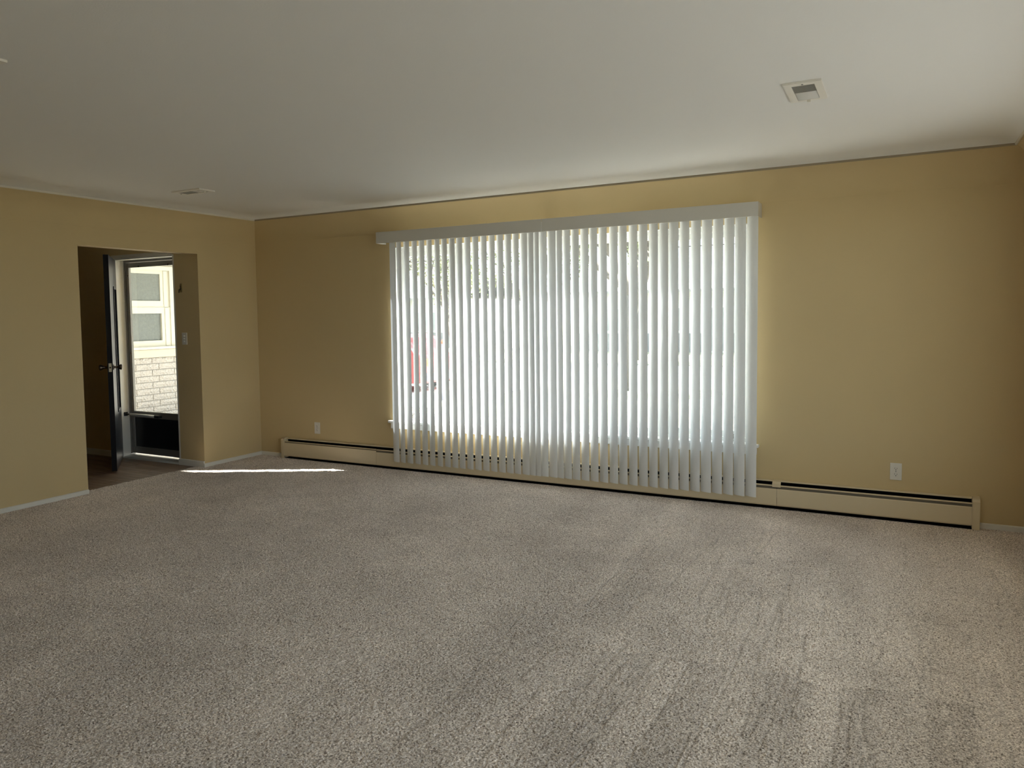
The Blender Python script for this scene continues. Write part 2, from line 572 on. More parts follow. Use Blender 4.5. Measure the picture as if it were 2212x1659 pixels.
for row in range(12):
    y = HY - PW * (row + 0.5)
    off = (row * 0.37) % 1.0
    for k in range(-1, 3):
        x1 = -0.112 - k * 1.0 + off
        x0 = x1 - 1.0
        a, b = max(x0, HX0), min(x1, -0.108)
        if b - a < 0.05:
            continue
        if a == x0 and b == x1:
            inst('plank', pm, hall, ((a + b) / 2, y, -0.004))
        else:
            o = inst('plank', MB().bbox(-(b - a) / 2 + 0.0015, (b - a) / 2 - 0.0015, -PW / 2 + 0.0012, PW / 2 - 0.0012, -0.012, 0, 0.0015, 1).mesh('plank', 'wood'), hall, ((a + b) / 2, y, -0.004))

# ---- baseboards
BH, BT = 0.036, 0.012


def base_prof(h, t):
    return [(0, 0), (t, 0), (t, h - 0.006), (t - 0.004, h - 0.001), (t - 0.008, h), (0, h)]


def baseboard(name, label, axis, sign, at, a, b, h=BH, z=0.0):
    prof = [(at + sign * p, z + q) for p, q in base_prof(h, BT)]
    tag(MB().prism(prof, axis, a, b).build(name, 'trim'), label, 'baseboard', kind='structure')


baseboard('baseboard_back', 'short white baseboard between the corner and the heater', 0, -1, 0, 0.0, 0.345)
baseboard('baseboard_right', 'short white baseboard beyond the right end of the heater', 0, -1, 0, 6.275, RX)
baseboard('baseboard_left', 'white baseboard from the doorway to the far corner', 1, 1, 0, OY1 - 0.012, 0.0)
baseboard('baseboard_front', 'white baseboard left of the doorway', 1, 1, 0, RY, OY0)
baseboard('baseboard_entry', 'white baseboard under the light switch by the front door', 0, -1, HY, DX1, 0.0, 0.062, -0.004)
baseboard('baseboard_hall', 'white baseboard behind the open front door', 0, -1, HY, HX0, DX0 - 0.06, 0.062, -0.004)
tag(MB().prism([(RX - p, q) for p, q in base_prof(BH, BT)], 1, RY, -0.013).build('baseboard_side', 'trim'), 'white baseboard along the right wall', 'baseboard', kind='structure')

# ------------------------------------------------------------------ front window (behind the blind)
win = tag(empty('window_1', ((WX0 + WX1) / 2, 0.09, WZ0)), 'wide white picture window behind the vertical blind', 'window', kind='structure')
win.location = (0, 0, 0)
FY0, FY1 = 0.055, 0.135
MB().box(WX0, WX0 + 0.035, FY0, FY1, WZ0, WZ1).box(WX1 - 0.035, WX1, FY0, FY1, WZ0, WZ1).box(WX0 + 0.035, WX1 - 0.035, FY0, FY1, WZ1 - 0.04, WZ1).box(WX0 + 0.035, WX1 - 0.035, FY0, FY1, WZ0, WZ0 + 0.04).build('window_frame', 'winwhite', win)
MB().box(WX0 - 0.0005, WX0 + 0.004, 0.001, FY0, WZ0, WZ1).box(WX1 - 0.004, WX1 + 0.0005, 0.001, FY0, WZ0, WZ1).box(WX0, WX1, 0.001, FY0, WZ1 - 0.004, WZ1 + 0.0005).build('jamb_lining', 'winwhite', win)
MUL = [2.365, 4.205]
for x in MUL:
    MB().bbox(x - 0.045, x + 0.045, FY0, FY1, WZ0 + 0.04, WZ1 - 0.04, 0.004).build('mullion', 'winwhite', win)
bounds = [WX0 + 0.035, MUL[0] - 0.045, MUL[0] + 0.045, MUL[1] - 0.045, MUL[1] + 0.045, WX1 - 0.035]
for i in range(3):
    a, b = bounds[2 * i], bounds[2 * i + 1]
    z0, z1 = WZ0 + 0.04, WZ1 - 0.04
    t = 0.045 if i != 1 else 0.03
    sash = MB().box(a, a + t, 0.075, 0.115, z0, z1).box(b - t, b, 0.075, 0.115, z0, z1).box(a + t, b - t, 0.075, 0.115, z1 - t, z1).box(a + t, b - t, 0.075, 0.115, z0, z0 + t).build('sash', 'winwhite', win)
    MB().box(a + t, b - t, 0.094, 0.098, z0 + t, z1 - t).build('pane', 'glass', sash)
    if i != 1:
        # screen bar and crank
        MB().box(a + t, b - t, 0.070, 0.076, z1 - t - 0.055, z1 - t - 0.047).build('screen_bar', 'alu', sash)
        xc = a + 0.10 if i == 0 else b - 0.10
        MB().bbox(xc - 0.03, xc + 0.03, 0.035, 0.056, z0 - 0.005, z0 + 0.02, 0.004).tube((xc, 0.045, z0 + 0.02), (xc + 0.05, 0.025, z0 + 0.045), 0.006).build('crank', 'alu', sash)
sill = MB().bbox(1.655, 4.93, -0.045, 0.056, WZ0 - 0.012, WZ0 + 0.012, 0.006, 3).build('window_sill', 'winwhite', win)
MB().bbox(1.67, 4.915, -0.020, 0.0, 0.375, WZ0 - 0.012, 0.004).build('apron', 'winwhite', win)
portal('front_window_portal', ((WX0 + WX1) / 2, 0.16, (WZ0 + WZ1) / 2), (0, -1, 0), WX1 - WX0 - 0.02, WZ1 - WZ0 - 0.02)

# windows out of view, added to light the room from behind the viewer
w3 = tag(empty('fill_window_3'), 'unseen window added behind the viewer for fill light', 'window', kind='structure')
mb = MB().box(BWX0, BWX1, RY - 0.1, RY - 0.04, BWZ0, BWZ0 + 0.05).box(BWX0, BWX1, RY - 0.1, RY - 0.04, BWZ1 - 0.05, BWZ1)
for x in (BWX0, (BWX0 * 2 + BWX1) / 3, (BWX0 + BWX1 * 2) / 3, BWX1 - 0.05):
    mb.box(x, x + 0.05, RY - 0.1, RY - 0.04, BWZ0, BWZ1)
mb.build('window_frame', 'winwhite', w3)
MB().box(BWX0, BWX1, RY - 0.074, RY - 0.07, BWZ0, BWZ1).build('pane', 'glass', w3)
portal('rear_fill_portal', ((BWX0 + BWX1) / 2, RY - 0.16, (BWZ0 + BWZ1) / 2), (0, 1, 0), BWX1 - BWX0, BWZ1 - BWZ0)

w4 = tag(empty('fill_window_4'), 'unseen band of windows added in the right wall for fill light', 'window', kind='structure')
mb = MB().box(RX + 0.04, RX + 0.1, PY0, PY1, PZ0, PZ0 + 0.05).box(RX + 0.04, RX + 0.1, PY0, PY1, PZ1 - 0.05, PZ1)
for y in (PY0, PY0 + (PY1 - PY0) / 3, PY0 + (PY1 - PY0) * 2 / 3, PY1 - 0.05):
    mb.box(RX + 0.04, RX + 0.1, y, y + 0.05, PZ0, PZ1)
mb.build('window_frame', 'winwhite', w4)
MB().box(RX + 0.07, RX + 0.074, PY0, PY1, PZ0, PZ1).build('pane', 'glass', w4)
portal('side_fill_portal', (RX + 0.16, (PY0 + PY1) / 2, (PZ0 + PZ1) / 2), (-1, 0, 0), PY1 - PY0, PZ1 - PZ0)
tag(MB().box(RX + TH, RX + 2.6, -8.0, 0.5, 2.5, 2.6).build('sun_block_roof', 'winwhite'), 'unseen white roof added to keep sun out of the side windows', 'roof', kind='structure')  # out of view, blocks direct sun at the right-wall windows
tag(MB().box(RX + TH, RX + 8.0, -8.0, 0.5, GZ, -0.08).build('bounce_cut_slab', 'bounce_cut'), 'unseen dark slab added to cut ground bounce into the side windows', 'slab', kind='structure')  # added out of view, dark so less bounce reaches the ceiling

# ------------------------------------------------------------------ vertical blind
blind = tag(empty('vertical_blind', (3.27, -0.1, 0)), 'white vertical blind with long vanes hanging over the wide window', 'blind')
bx = -3.27
VB = {}


def bl(mb, name, m):
    o = mb.build(name, m, blind)
    o.matrix_parent_inverse = Matrix.Translation((-3.27, 0.1, 0))
    return o


VF = -0.155
VX0, VX1, VS = 1.645, 4.935, 3.285
for a, b, l, r in ((VX0, VS - 0.0015, 1, 0), (VS + 0.0015, VX1, 0, 1)):
    mb = MB().bbox(a, b, VF, VF + 0.004, 2.085, 2.186, 0.0012, 1).box(a + 0.001, b - 0.001, VF + 0.004, VF + 0.014, 2.182, 2.186).box(a + 0.001, b - 0.001, VF + 0.004, VF + 0.014, 2.085, 2.089)
    if l: mb.bbox(a, a + 0.004, VF + 0.004, -0.001, 2.085, 2.186, 0.001, 1)
    if r: mb.bbox(b - 0.004, b, VF + 0.004, -0.001, 2.085, 2.186, 0.001, 1)
    bl(mb, 'valance', 'valance')
bl(MB().bbox(1.69, 4.90, -0.122, -0.078, 2.118, 2.155, 0.003), 'headrail', 'winwhite')
for x in (1.80, 3.27, 4.80):
    bl(MB().box(x - 0.015, x + 0.015, -0.15, -0.001, 2.158, 2.164).box(x - 0.015, x + 0.015, -0.004, -0.001, 2.12, 2.164), 'bracket', 'winwhite')
VXS = [1.786, 1.858, 1.938, 2.021, 2.101, 2.178, 2.258, 2.337, 2.414, 2.487, 2.566, 2.646, 2.723, 2.799, 2.878, 2.953, 3.024, 3.099, 3.157, 3.206, 3.268,
       3.347, 3.409, 3.477, 3.549, 3.626, 3.703, 3.782, 3.863, 3.94, 4.02, 4.1, 4.178, 4.257, 4.334, 4.412, 4.492, 4.571, 4.651, 4.73, 4.808, 4.888]
VA = [-24, -33, -27, -31, -30, -32, -33, -31, -30, -31, -29, -29, -30, -31, -29, -29, -31, -28, -30, -32, -19, -22, -30, -28, -28, -28, -29, -29, -28, -29, -30, -29, -31, -32, -27, -30, -29, -26, -29, -31, -25, -27]
vw, n = 0.089, 10
vmb = MB()
vv = []
Z0, Z1 = 0.083, 2.115
for i in range(n + 1):
    s = (i / n - 0.5)
    vv += [(s * vw, -0.0085 * (1 - (2 * s) ** 2), z) for z in (Z0, Z1)]
vmb.add(vv, [(2 * i, 2 * i + 2, 2 * i + 3, 2 * i + 1) for i in range(n)], True)
vmb.box(-0.012, 0.012, -0.010, -0.004, Z1 - 0.004, Z1 + 0.004)
vane_me = vmb.mesh('vane', 'vane')
for x, a in zip(VXS, VA):
    o = bpy.data.objects.new('vane', vane_me)
    C.objects.link(o)
    o.parent = blind
    o.location = (x - 3.27, 0, 0)
    o.rotation_euler = (math.radians(R.uniform(-0.1, 0.1)), math.radians(R.uniform(-0.06, 0.06)), math.radians(a + 7.0 - 4.5 * (x - 1.786) / 3.1))

# ------------------------------------------------------------------ baseboard heater
heat = tag(empty('baseboard_heater', (3.3, 0, 0)), 'long cream metal baseboard heater running under the window', 'heater')


def ht(mb, name, m, parent=None, label=None):
    o = mb.build(name, m, parent or heat)
    o.matrix_parent_inverse = Matrix.Translation((-3.3, 0, 0)) if parent is None else Matrix()
    if label: o['label'] = label
    return o


HXA, HXB, HD = 0.340, 6.275, -0.066
J = [1.528, 5.06]
ht(MB().box(HXA + 0.03, HXB - 0.03, -0.004, -0.0005, 0.002, 0.196).box(HXA + 0.03, HXB - 0.03, HD + 0.006, -0.004, 0.0015, 0.004), 'back_panel', 'black')
ht(MB().prism([(-0.0005, 0.200), (-0.022, 0.200), (-0.027, 0.197), (-0.027, 0.191), (-0.025, 0.191), (-0.024, 0.196), (-0.0005, 0.197)], 0, HXA + 0.03, HXB - 0.03), 'top_cover', 'heater')
secs = [(HXA + 0.035, J[0] - 0.001, 0.160, 0.168, 0.0), (J[0] + 0.001, J[1] - 0.001, 0.147, 0.164, 0.0), (J[1] + 0.001, HXB - 0.038, 0.147, 0.164, 0.0)]
for i, (a, b, ptop, dz, _) in enumerate(secs):
    # front panel with rolled top and bottom edges
    ht(MB().prism([(HD, 0.030), (HD, ptop - 0.006), (HD + 0.003, ptop), (HD + 0.006, ptop - 0.003), (HD + 0.003, ptop - 0.009), (HD + 0.003, 0.034), (HD + 0.012, 0.026), (HD + 0.006, 0.022)], 0, a, b), 'front_panel', 'heater')
    # damper blade with a pale rolled lip, hung between panel and cover
    t = 0.008 if i else 0.006
    ht(MB().prism([(HD + 0.004, dz), (HD + 0.002, dz + t * 0.5), (HD + 0.004, dz + t), (HD + 0.012, dz + t + 0.001), (HD + 0.012, dz + t - 0.002), (HD + 0.008, dz + 0.001)], 0, a + 0.002, b - 0.002), 'damper', 'heater')
    ht(MB().box(a, b, HD + 0.014, HD + 0.016, 0.10, dz - 0.001), 'baffle', 'damper')
for k, (a, b) in enumerate(((HXA, HXA + 0.036), (HXB - 0.042, HXB))):
    prof = [(-0.0005, 0.001), (HD - 0.004, 0.001), (HD - 0.004, 0.180), (HD + 0.004, 0.196), (HD + 0.018, 0.204), (-0.0005, 0.206)]
    ht(MB().prism(prof, 0, a, b), 'end_cap', 'heater')
ht(MB().prism([(HD - 0.002, 0.160), (HD - 0.002, 0.184), (HD + 0.010, 0.1935), (-0.050, 0.1985), (-0.0006, 0.2015), (-0.0006, 0.1985), (-0.05, 0.1945), (HD + 0.006, 0.186), (HD + 0.004, 0.160)], 0, J[1] - 0.030, J[1] + 0.026), 'splice_cover', 'heater')
fm = MB()
x = HXA + 0.10
while x < HXB - 0.1:
    fm.box(x, x + 0.001, -0.05, -0.008, 0.05, 0.10)
    x += 0.012
fins = ht(fm, 'fin_tube', 'black')
fins['kind'] = 'stuff'
ht(MB().tube((HXA + 0.04, -0.029, 0.085), (HXB - 0.04, -0.029, 0.085), 0.011, n=8), 'pipe', 'fin')


# ------------------------------------------------------------------ electrical plates
def outlet(x, z, label):
    o = tag(empty('wall_outlet', (x, -0.0003, z)), label, 'outlet', 'duplex outlets on the window wall')
    MB().bbox(-0.035, 0.035, -0.006, 0, -0.0575, 0.0575, 0.0025, 2).build('cover_plate', 'plate', o)
    for s in (1, -1):
        cz = s * 0.0195
        prof = []
        for i in range(24):
            t = 2 * math.pi * i / 24
            prof.append((0.0165 * math.cos(t), cz + max(-0.0135, min(0.0135, 0.0165 * math.sin(t)))))
        f = MB().prism(prof, 1, -0.0085, -0.005).build('receptacle', 'plate', o)
        MB().box(-0.0075, -0.0052, -0.0089, -0.0084, cz - 0.001, cz + 0.008).box(0.0052, 0.0075, -0.0089, -0.0084, cz - 0.001, cz + 0.0065).tube((0, -0.0089, cz - 0.0075), (0, -0.0084, cz - 0.0075), 0.003, n=10).build('slot', 'slot', f)
    MB().tube((0, -0.0075, 0), (0, -0.005, 0), 0.0035, n=10).build('screw', 'fin', o)
    return o


outlet(5.802, 0.327, 'ivory duplex outlet on the tan wall right of the blind')
outlet(0.766, 0.322, 'small ivory duplex outlet on the dim wall left of the blind')

sw = tag(empty('switch_plate', (-0.212, HY - 0.0003, 1.237)), 'white plate of three small stacked switches by the front door', 'switch')
MB().bbox(-0.035, 0.035, -0.006, 0, -0.0575, 0.0575, 0.0025, 2).build('cover_plate', 'plate', sw)
for dz in (-0.026, 0, 0.026):
    MB().bbox(-0.012, 0.012, -0.0075, -0.005, dz - 0.007, dz + 0.007, 0.0008, 1).bbox(-0.008, 0.004, -0.013, -0.007, dz - 0.0035, dz + 0.0035, 0.001, 1).build('toggle', 'winwhite', sw)
hk = tag(empty('wall_bracket', (-0.238, HY - 0.0003, 1.726)), 'small brass hook bracket high on the shaded entry wall', 'bracket')
MB().bbox(-0.014, 0.014, -0.004, 0, -0.042, 0.042, 0.0015, 1).build('back_plate', 'brass', hk)
MB().tube((0, -0.004, -0.005), (0.004, -0.03, -0.018), 0.005, n=8).tube((0.004, -0.03, -0.018), (0.006, -0.034, -0.048), 0.005, 0.004, n=8).box(-0.010, -0.002, -0.0065, -0.0035, -0.025, 0.022).build('hook', 'bronze', hk)


# ------------------------------------------------------------------ recessed ceiling lights
def ceiling_light(l, clip, label):
    """clip: direction of the long axis end that carries the small catch ('+y' or '+x')"""
    x0, x1, y0, y1 = l
    cx, cy = (x0 + x1) / 2, (y0 + y1) / 2
    o = tag(empty('recessed_light', (cx, cy, ZC)), label, 'ceiling light', 'recessed wall-wash lights in the ceiling')
    if clip == '+x':
        o.rotation_euler = (0, 0, -math.pi / 2)
        w, d = y1 - y0, x1 - x0
    else:
        w, d = x1 - x0, y1 - y0
    hw, hd = w / 2, d / 2
    ow, o0, o1 = hw * 0.60, -hd * 0.76, hd * 0.74       # opening in the trim plate
    t = 0.010
    p = MB()
    p.box(-hw, -ow, -hd, hd, -t, -0.0003).box(ow, hw, -hd, hd, -t, -0.0003).box(-ow, ow, -hd, o0, -t, -0.0003).box(-ow, ow, o1, hd, -t, -0.0003)
    p.build('trim_plate', 'ltrim', o)
    # housing above the ceiling
    e = 0.002
    MB().box(-ow - e, -ow, o0, o1, -0.001, 0.12).box(ow, ow + e, o0, o1, -0.001, 0.12).box(-ow, ow, o0 - e, o0, -0.001, 0.12).box(-ow, ow, o1, o1 + e, -0.001, 0.12).box(-ow, ow, o0, o1, 0.12, 0.122).build('housing', 'lens', o)
    MB().box(-ow, ow, o0, 0.0, -0.0085, -0.005).build('lens', 'lens', o)
    # curved reflector scoop in the other half
    pr = []
    for i in range(9):
        a = math.pi / 2 * i / 8
        pr.append((0.001 + (o1 - 0.001) * math.sin(a), -0.006 - 0.008 * (1 - math.cos(a))))
    prof = pr + [(p_, q_ + 0.003) for p_, q_ in reversed(pr)]
    MB().prism(prof, 0, -ow * 0.97, ow * 0.97, True).build('reflector', 'scoop', o)
    MB().bbox(-0.008, 0.008, o1 + 0.01, o1 + 0.018, -t - 0.014, -t + 0.001, 0.002, 1).build('catch', 'ltrim', o)
    MB().lathe((0.0, -hd * 0.88, -t + 0.001), (0, 0, -1), [(0, 0.005), (0.003, 0.0045), (0.004, 0.002)], 10).build('screw', 'fin', o)
    return o


ceiling_light(LIGHTS[0], '+y', 'white rectangular recessed light with smoky lens near the window, at right')
ceiling_light(LIGHTS[1], '+x', 'white rectangular recessed light in the far left of the ceiling, near the doorway')
ceiling_light(LIGHTS[2], '+x', 'white recessed light cut off by the upper left picture edge')

# ------------------------------------------------------------------ front door, frame and storm door
fr = tag(empty('trim_5'), 'white painted frame of the front door', 'door frame', kind='structure')
SY = -0.665
MB().box(DX0 - 0.02, DX0, HY - 0.004, HY + TH, -0.004, 2.055).build('jamb', 'trim', fr)
MB().box(DX1, DX1 + 0.02, HY - 0.0005, HY + TH, -0.004, 2.055).build('jamb', 'trim', fr)
MB().box(DX0, DX1, HY - 0.004, HY + TH, 2.037, 2.055).build('head', 'trim', fr)
MB().bbox(DX0 - 0.055, DX1 + 0.002, HY - 0.014, HY - 0.0005, 2.056, 2.086, 0.004).build('casing', 'bead', fr)
MB().bbox(DX0 - 0.075, DX0 - 0.021, HY - 0.014, HY - 0.0005, -0.004, 2.056, 0.004).build('casing', 'bead', fr)
MB().prism([(HY - 0.012, -0.012), (HY + 0.01, 0.012), (HY + 0.08, 0.022), (HY + 0.16, 0.018), (HY + 0.2, -0.004), (HY + 0.2, -0.06), (HY - 0.012, -0.06)], 0, DX0, DX1).build('threshold', 'alulight', fr)

door = tag(empty('door_1', (DX0 + 0.004, HY - 0.006, 0), math.atan2(-0.53, 0.627)), 'dark navy front door standing partly open into the entry', 'door', kind='structure')
DW, DT, DZ0, DZ1 = 0.815, 0.045, 0.012, 2.032
LX0, LX1, LZ0, LZ1 = 0.17, 0.40, 0.55, 1.73        # tall narrow light in the leaf
leaf = MB().box(0, LX0, -DT, 0, DZ0, DZ1).box(LX1, DW, -DT, 0, DZ0, DZ1).box(LX0, LX1, -DT, 0, DZ0, LZ0).box(LX0, LX1, -DT, 0, LZ1, DZ1).build('leaf', 'navy', door)
for y in (0.0005, -DT - 0.0085):
    MB().box(LX0 - 0.025, LX0, y, y + 0.008, LZ0 - 0.025, LZ1 + 0.025).box(LX1, LX1 + 0.025, y, y + 0.008, LZ0 - 0.025, LZ1 + 0.025).box(LX0, LX1, y, y + 0.008, LZ0 - 0.025, LZ0).box(LX0, LX1, y, y + 0.008, LZ1, LZ1 + 0.025).build('moulding', 'navy', leaf)
MB().box(LX0, LX1, -0.025, -0.019, LZ0, LZ1).build('panel', 'darkpane', leaf)
KZ = 0.985
for s, y in ((1, 0.0), (-1, -DT)):
    MB().lathe((DW - 0.062, y, KZ), (0, s, 0), [(0, 0.028), (0.006, 0.027), (0.009, 0.013), (0.03, 0.011), (0.045, 0.018), (0.062, 0.027), (0.072, 0.027), (0.078, 0.018), (0.079, 0.004)], 20).build('knob', 'bronze', leaf)
MB().bbox(DW - 0.0005, DW + 0.002, -DT / 2 - 0.0125, -DT / 2 + 0.0125, KZ - 0.04, KZ + 0.04, 0.0006, 1).build('latch_plate', 'latch', leaf)
MB().tube((DW + 0.0015, -DT / 2, KZ), (DW + 0.0035, -DT / 2, KZ), 0.009, n=12).build('latch_bolt', 'bronze', leaf)
for z in (0.25, 1.05, 1.82):
    MB().tube((0.004, -DT - 0.004, z - 0.045), (0.004, -DT - 0.004, z + 0.045), 0.007, n=10).build('hinge', 'bronze', door)

storm = tag(empty('door_2', ((DX0 + DX1) / 2, SY, 0)), 'grey aluminium storm door with clear glass above a black kick panel', 'door', kind='structure')
SX = (DX1 - DX0) / 2
gx0, gx1, gz0, gz1 = -SX + 0.062, SX - 0.062, 0.478, 1.962
MB().box(-SX, -SX + 0.02, -0.002, 0.05, 0.03, 2.036).box(SX - 0.02, SX, -0.002, 0.05, 0.03, 2.036).box(-SX + 0.02, SX - 0.02, -0.002, 0.05, 2.016, 2.036).build('outer_frame', 'alu', storm)
lf = MB().bbox(-SX + 0.022, gx0, 0.008, 0.036, 0.034, 2.012, 0.003).bbox(gx1, SX - 0.022, 0.008, 0.036, 0.034, 2.012, 0.003).bbox(gx0, gx1, 0.008, 0.036, gz1, 2.012, 0.003).bbox(gx0, gx1, 0.008, 0.036, 0.412, gz0, 0.003).bbox(gx0, gx1, 0.008, 0.036, 0.034, 0.105, 0.003).build('leaf_frame', 'alu', storm)
MB().box(gx0, gx1, 0.018, 0.028, 0.105, 0.412).build('kick_panel', 'kick', storm)
MB().box(gx0, gx1, 0.021, 0.025, gz0, gz1).build('pane', 'glass', storm)
clip_me = MB().bbox(-0.006, 0.006, -0.004, 0.004, -0.009, 0.009, 0.001, 1).mesh('clip', 'bronze')
for z in (0.62, 1.08, 1.5, 1.88):
    inst('clip', clip_me, lf, (gx0 - 0.008, 0.006, z))
    inst('clip', clip_me, lf, (gx1 + 0.008, 0.006, z))
for x in (gx0 + 0.16, gx1 - 0.12):
    inst('clip', clip_me, lf, (x, 0.006, gz1 + 0.008))
cl = MB().tube((-SX + 0.07, -0.045, 0.448), (-SX + 0.42, -0.030, 0.440), 0.014, n=14).build('closer_tube', 'alulight', storm)
MB().tube((-SX - 0.0, -0.050, 0.450), (-SX + 0.07, -0.045, 0.448), 0.006, n=8).bbox(-SX, -SX + 0.012, -0.07, -0.03, 0.43, 0.47, 0.003).build('closer_rod', 'kick', cl)
MB().bbox(-SX + 0.41, -SX + 0.49, -0.034, 0.009, 0.425, 0.452, 0.005).build('closer_bracket', 'kick', cl)
portal('door_portal', ((DX0 + DX1) / 2, HY + 0.20, 1.03), (0, -1, 0), DX1 - DX0, 2.0)

# ------------------------------------------------------------------ outside: porch wing with brick wall and window
XW = -4.0
wing = tag(MB().box(XW - 0.3, XW - 0.012, -3.0, 1.0, GZ, 2.9).box(XW - 0.3, XW - 0.012, 2.285, 7.0, GZ, 2.9).box(XW - 0.3, XW - 0.012, 1.0, 2.285, GZ, 0.856).box(XW - 0.3, XW - 0.012, 1.0, 2.285, 2.23, 2.9)
           .build('wall_porch', 'mortar'), 'white rock-faced brick porch wall seen through the front door', 'wall', kind='structure')
BL, BHT, GAP = 0.405, 0.0927, 0.011


def brick_mesh(w, seed):
    r = random.Random(seed)
    nx, nz = 6, 2
    vs, fs = [], []
    for j in range(nz + 1):
        for i in range(nx + 1):
            e = i in (0, nx) or j in (0, nz)
            vs.append((0.0 + (r.uniform(0.004, 0.024) if not e else r.uniform(0, 0.003)), -w / 2 + w * i / nx, -(BHT - GAP) / 2 + (BHT - GAP) * j / nz))
    o = len(vs)
    vs += [(-0.02, -w / 2, -(BHT - GAP) / 2), (-0.02, w / 2, -(BHT - GAP) / 2), (-0.02, w / 2, (BHT - GAP) / 2), (-0.02, -w / 2, (BHT - GAP) / 2)]
    for j in range(nz):
        for i in range(nx):
            a = j * (nx + 1) + i
            fs.append((a, a + 1, a + nx + 2, a + nx + 1))
    bot = [i for i in range(nx + 1)]
    top = [nz * (nx + 1) + i for i in range(nx + 1)]
    fs.append(tuple(bot + [o + 1, o]))
    fs.append(tuple(top[::-1] + [o + 3, o + 2]))
    fs.append((0, nx + 1, 2 * (nx + 1), o + 3, o))
    fs.append((nx, o + 1, o + 2, 3 * nx + 2, 2 * nx + 1))
    return MB().add(vs, fs).mesh('brick', 'brick')


bms = [brick_mesh(BL - GAP, s) for s in range(6)]
zr = 0.856 - BHT / 2
row = 0
while zr > GZ:
    y = 0.6 + (0.135 if row % 2 else 0.0)
    y = 0.62 + (0.12 if row % 2 else 0.0)
    while y < 3.6:
        inst('brick', bms[R.randrange(6)], wing, (XW, y + BL / 2, zr))
        y += BL
    zr -= BHT
    row += 1
# bricks beside and above the wing window, only right of it
for k in range(1, 15):
    zr = 0.856 + 0.125 + BHT * (k - 0.5)
    y = 2.41 + (0.12 if k % 2 else 0.0)
    for q in range(3):
        inst('brick', bms[R.randrange(6)], wing, (XW, y + BL * (q + 0.5), zr))
w2 = tag(empty('window_2', (XW, 1.64, 0.98)), 'white porch window with two rippled glass panes above the brick', 'window', kind='structure')


def w2p(mb, name, m, parent=None):
    o = mb.build(name, m, parent or w2)
    o.matrix_parent_inverse = Matrix.Translation((-XW, -1.64, -0.98)) if parent is None else Matrix()
    return o


w2p(MB().bbox(XW - 0.1, XW + 0.035, 0.95, 2.40, 0.856, 0.978, 0.006), 'stone_sill', 'sillstone')
w2p(MB().bbox(XW - 0.1, XW + 0.06, 0.97, 2.33, 0.98, 1.02, 0.006), 'window_sill', 'cream')
w2p(MB().box(XW - 0.10, XW + 0.01, 2.20, 2.285, 1.02, 2.23).box(XW - 0.10, XW + 0.01, 1.0, 1.07, 1.02, 2.23).box(XW - 0.10, XW + 0.01, 1.07, 2.20, 2.17, 2.23), 'window_frame', 'cream')
for z0, z1, g0, g1, xo in ((1.02, 1.61, 1.109, 1.519, -0.005), (1.61, 2.17, 1.708, 2.115, -0.02)):
    s = w2p(MB().box(XW - 0.06, XW + xo, 1.07, 1.12, z0, z1).box(XW - 0.06, XW + xo, 2.045, 2.20, z0, z1).box(XW - 0.06, XW + xo, 1.12, 2.045, z0, g0).box(XW - 0.06, XW + xo, 1.12, 2.045, g1, z1)
            .bbox(XW + xo, XW + xo + 0.012, 2.10, 2.165, z0 + 0.005, z1 - 0.005, 0.004), 'sash', 'cream')
    MB().box(XW - 0.045, XW - 0.038, 1.12, 2.045, g0, g1).build('pane', 'frost', s).matrix_parent_inverse = Matrix.Translation((0, 0, 0))

# eaves, porch roof added to shade the brick, porch slab, ground
tag(MB().box(-4.6, RX + 0.8, TH, 0.345, 2.36, 2.44).box(-4.0, -TH, HY + TH, TH, 2.36, 2.44).box(-4.0, -0.6, TH, 4.6, 2.46, 2.6).box(-4.6, -3.6, 0.46, 7.2, 2.55, 2.65).build('roof_eaves', 'winwhite'), 'white painted eaves over the window, with an unseen porch roof added to shade the brick', 'eaves', kind='structure')
tag(MB().box(XW, -TH, HY + TH + 0.05, 3.2, GZ - 0.1, -0.06).build('porch_slab', 'concrete'), 'pale concrete porch slab outside the front door', 'slab', kind='structure')
tag(MB().box(-60, 60, -40, 14.0, GZ - 0.2, GZ).build('lawn', 'lawn'), 'pale lawn in front of the house', 'lawn', kind='structure')
tag(MB().box(-9.5, -2.6, 7.5, 14.0, GZ, GZ + 0.012).build('driveway', 'concrete'), 'pale concrete driveway under the red car', 'driveway', kind='structure')
tag(MB().box(-60, 60, 14.0, 22.0, GZ - 0.2, GZ - 0.02).build('street', 'asphalt'), 'grey asphalt street beyond the lawn', 'street', kind='structure')
tag(MB().box(-90, 90, 22.0, 120, GZ - 0.2, GZ).build('verge', 'lawn'), 'pale grass across the street', 'lawn', kind='structure')

tag(MB().box(-0.6, 9.0, TH + 0.05, 4.2, GZ, GZ + 0.012).build('bounce_walk', 'walk'), 'pale concrete walk added in front of the window to bounce sunlight inside', 'walk', kind='structure')  # added as a bounce surface for the ceiling by the window

# ------------------------------------------------------------------ outside: red car on the driveway
car = tag(empty('car', (-4.35, 10.9, GZ + 0.012), math.pi), 'red car parked on the driveway, seen between blind vanes', 'car')
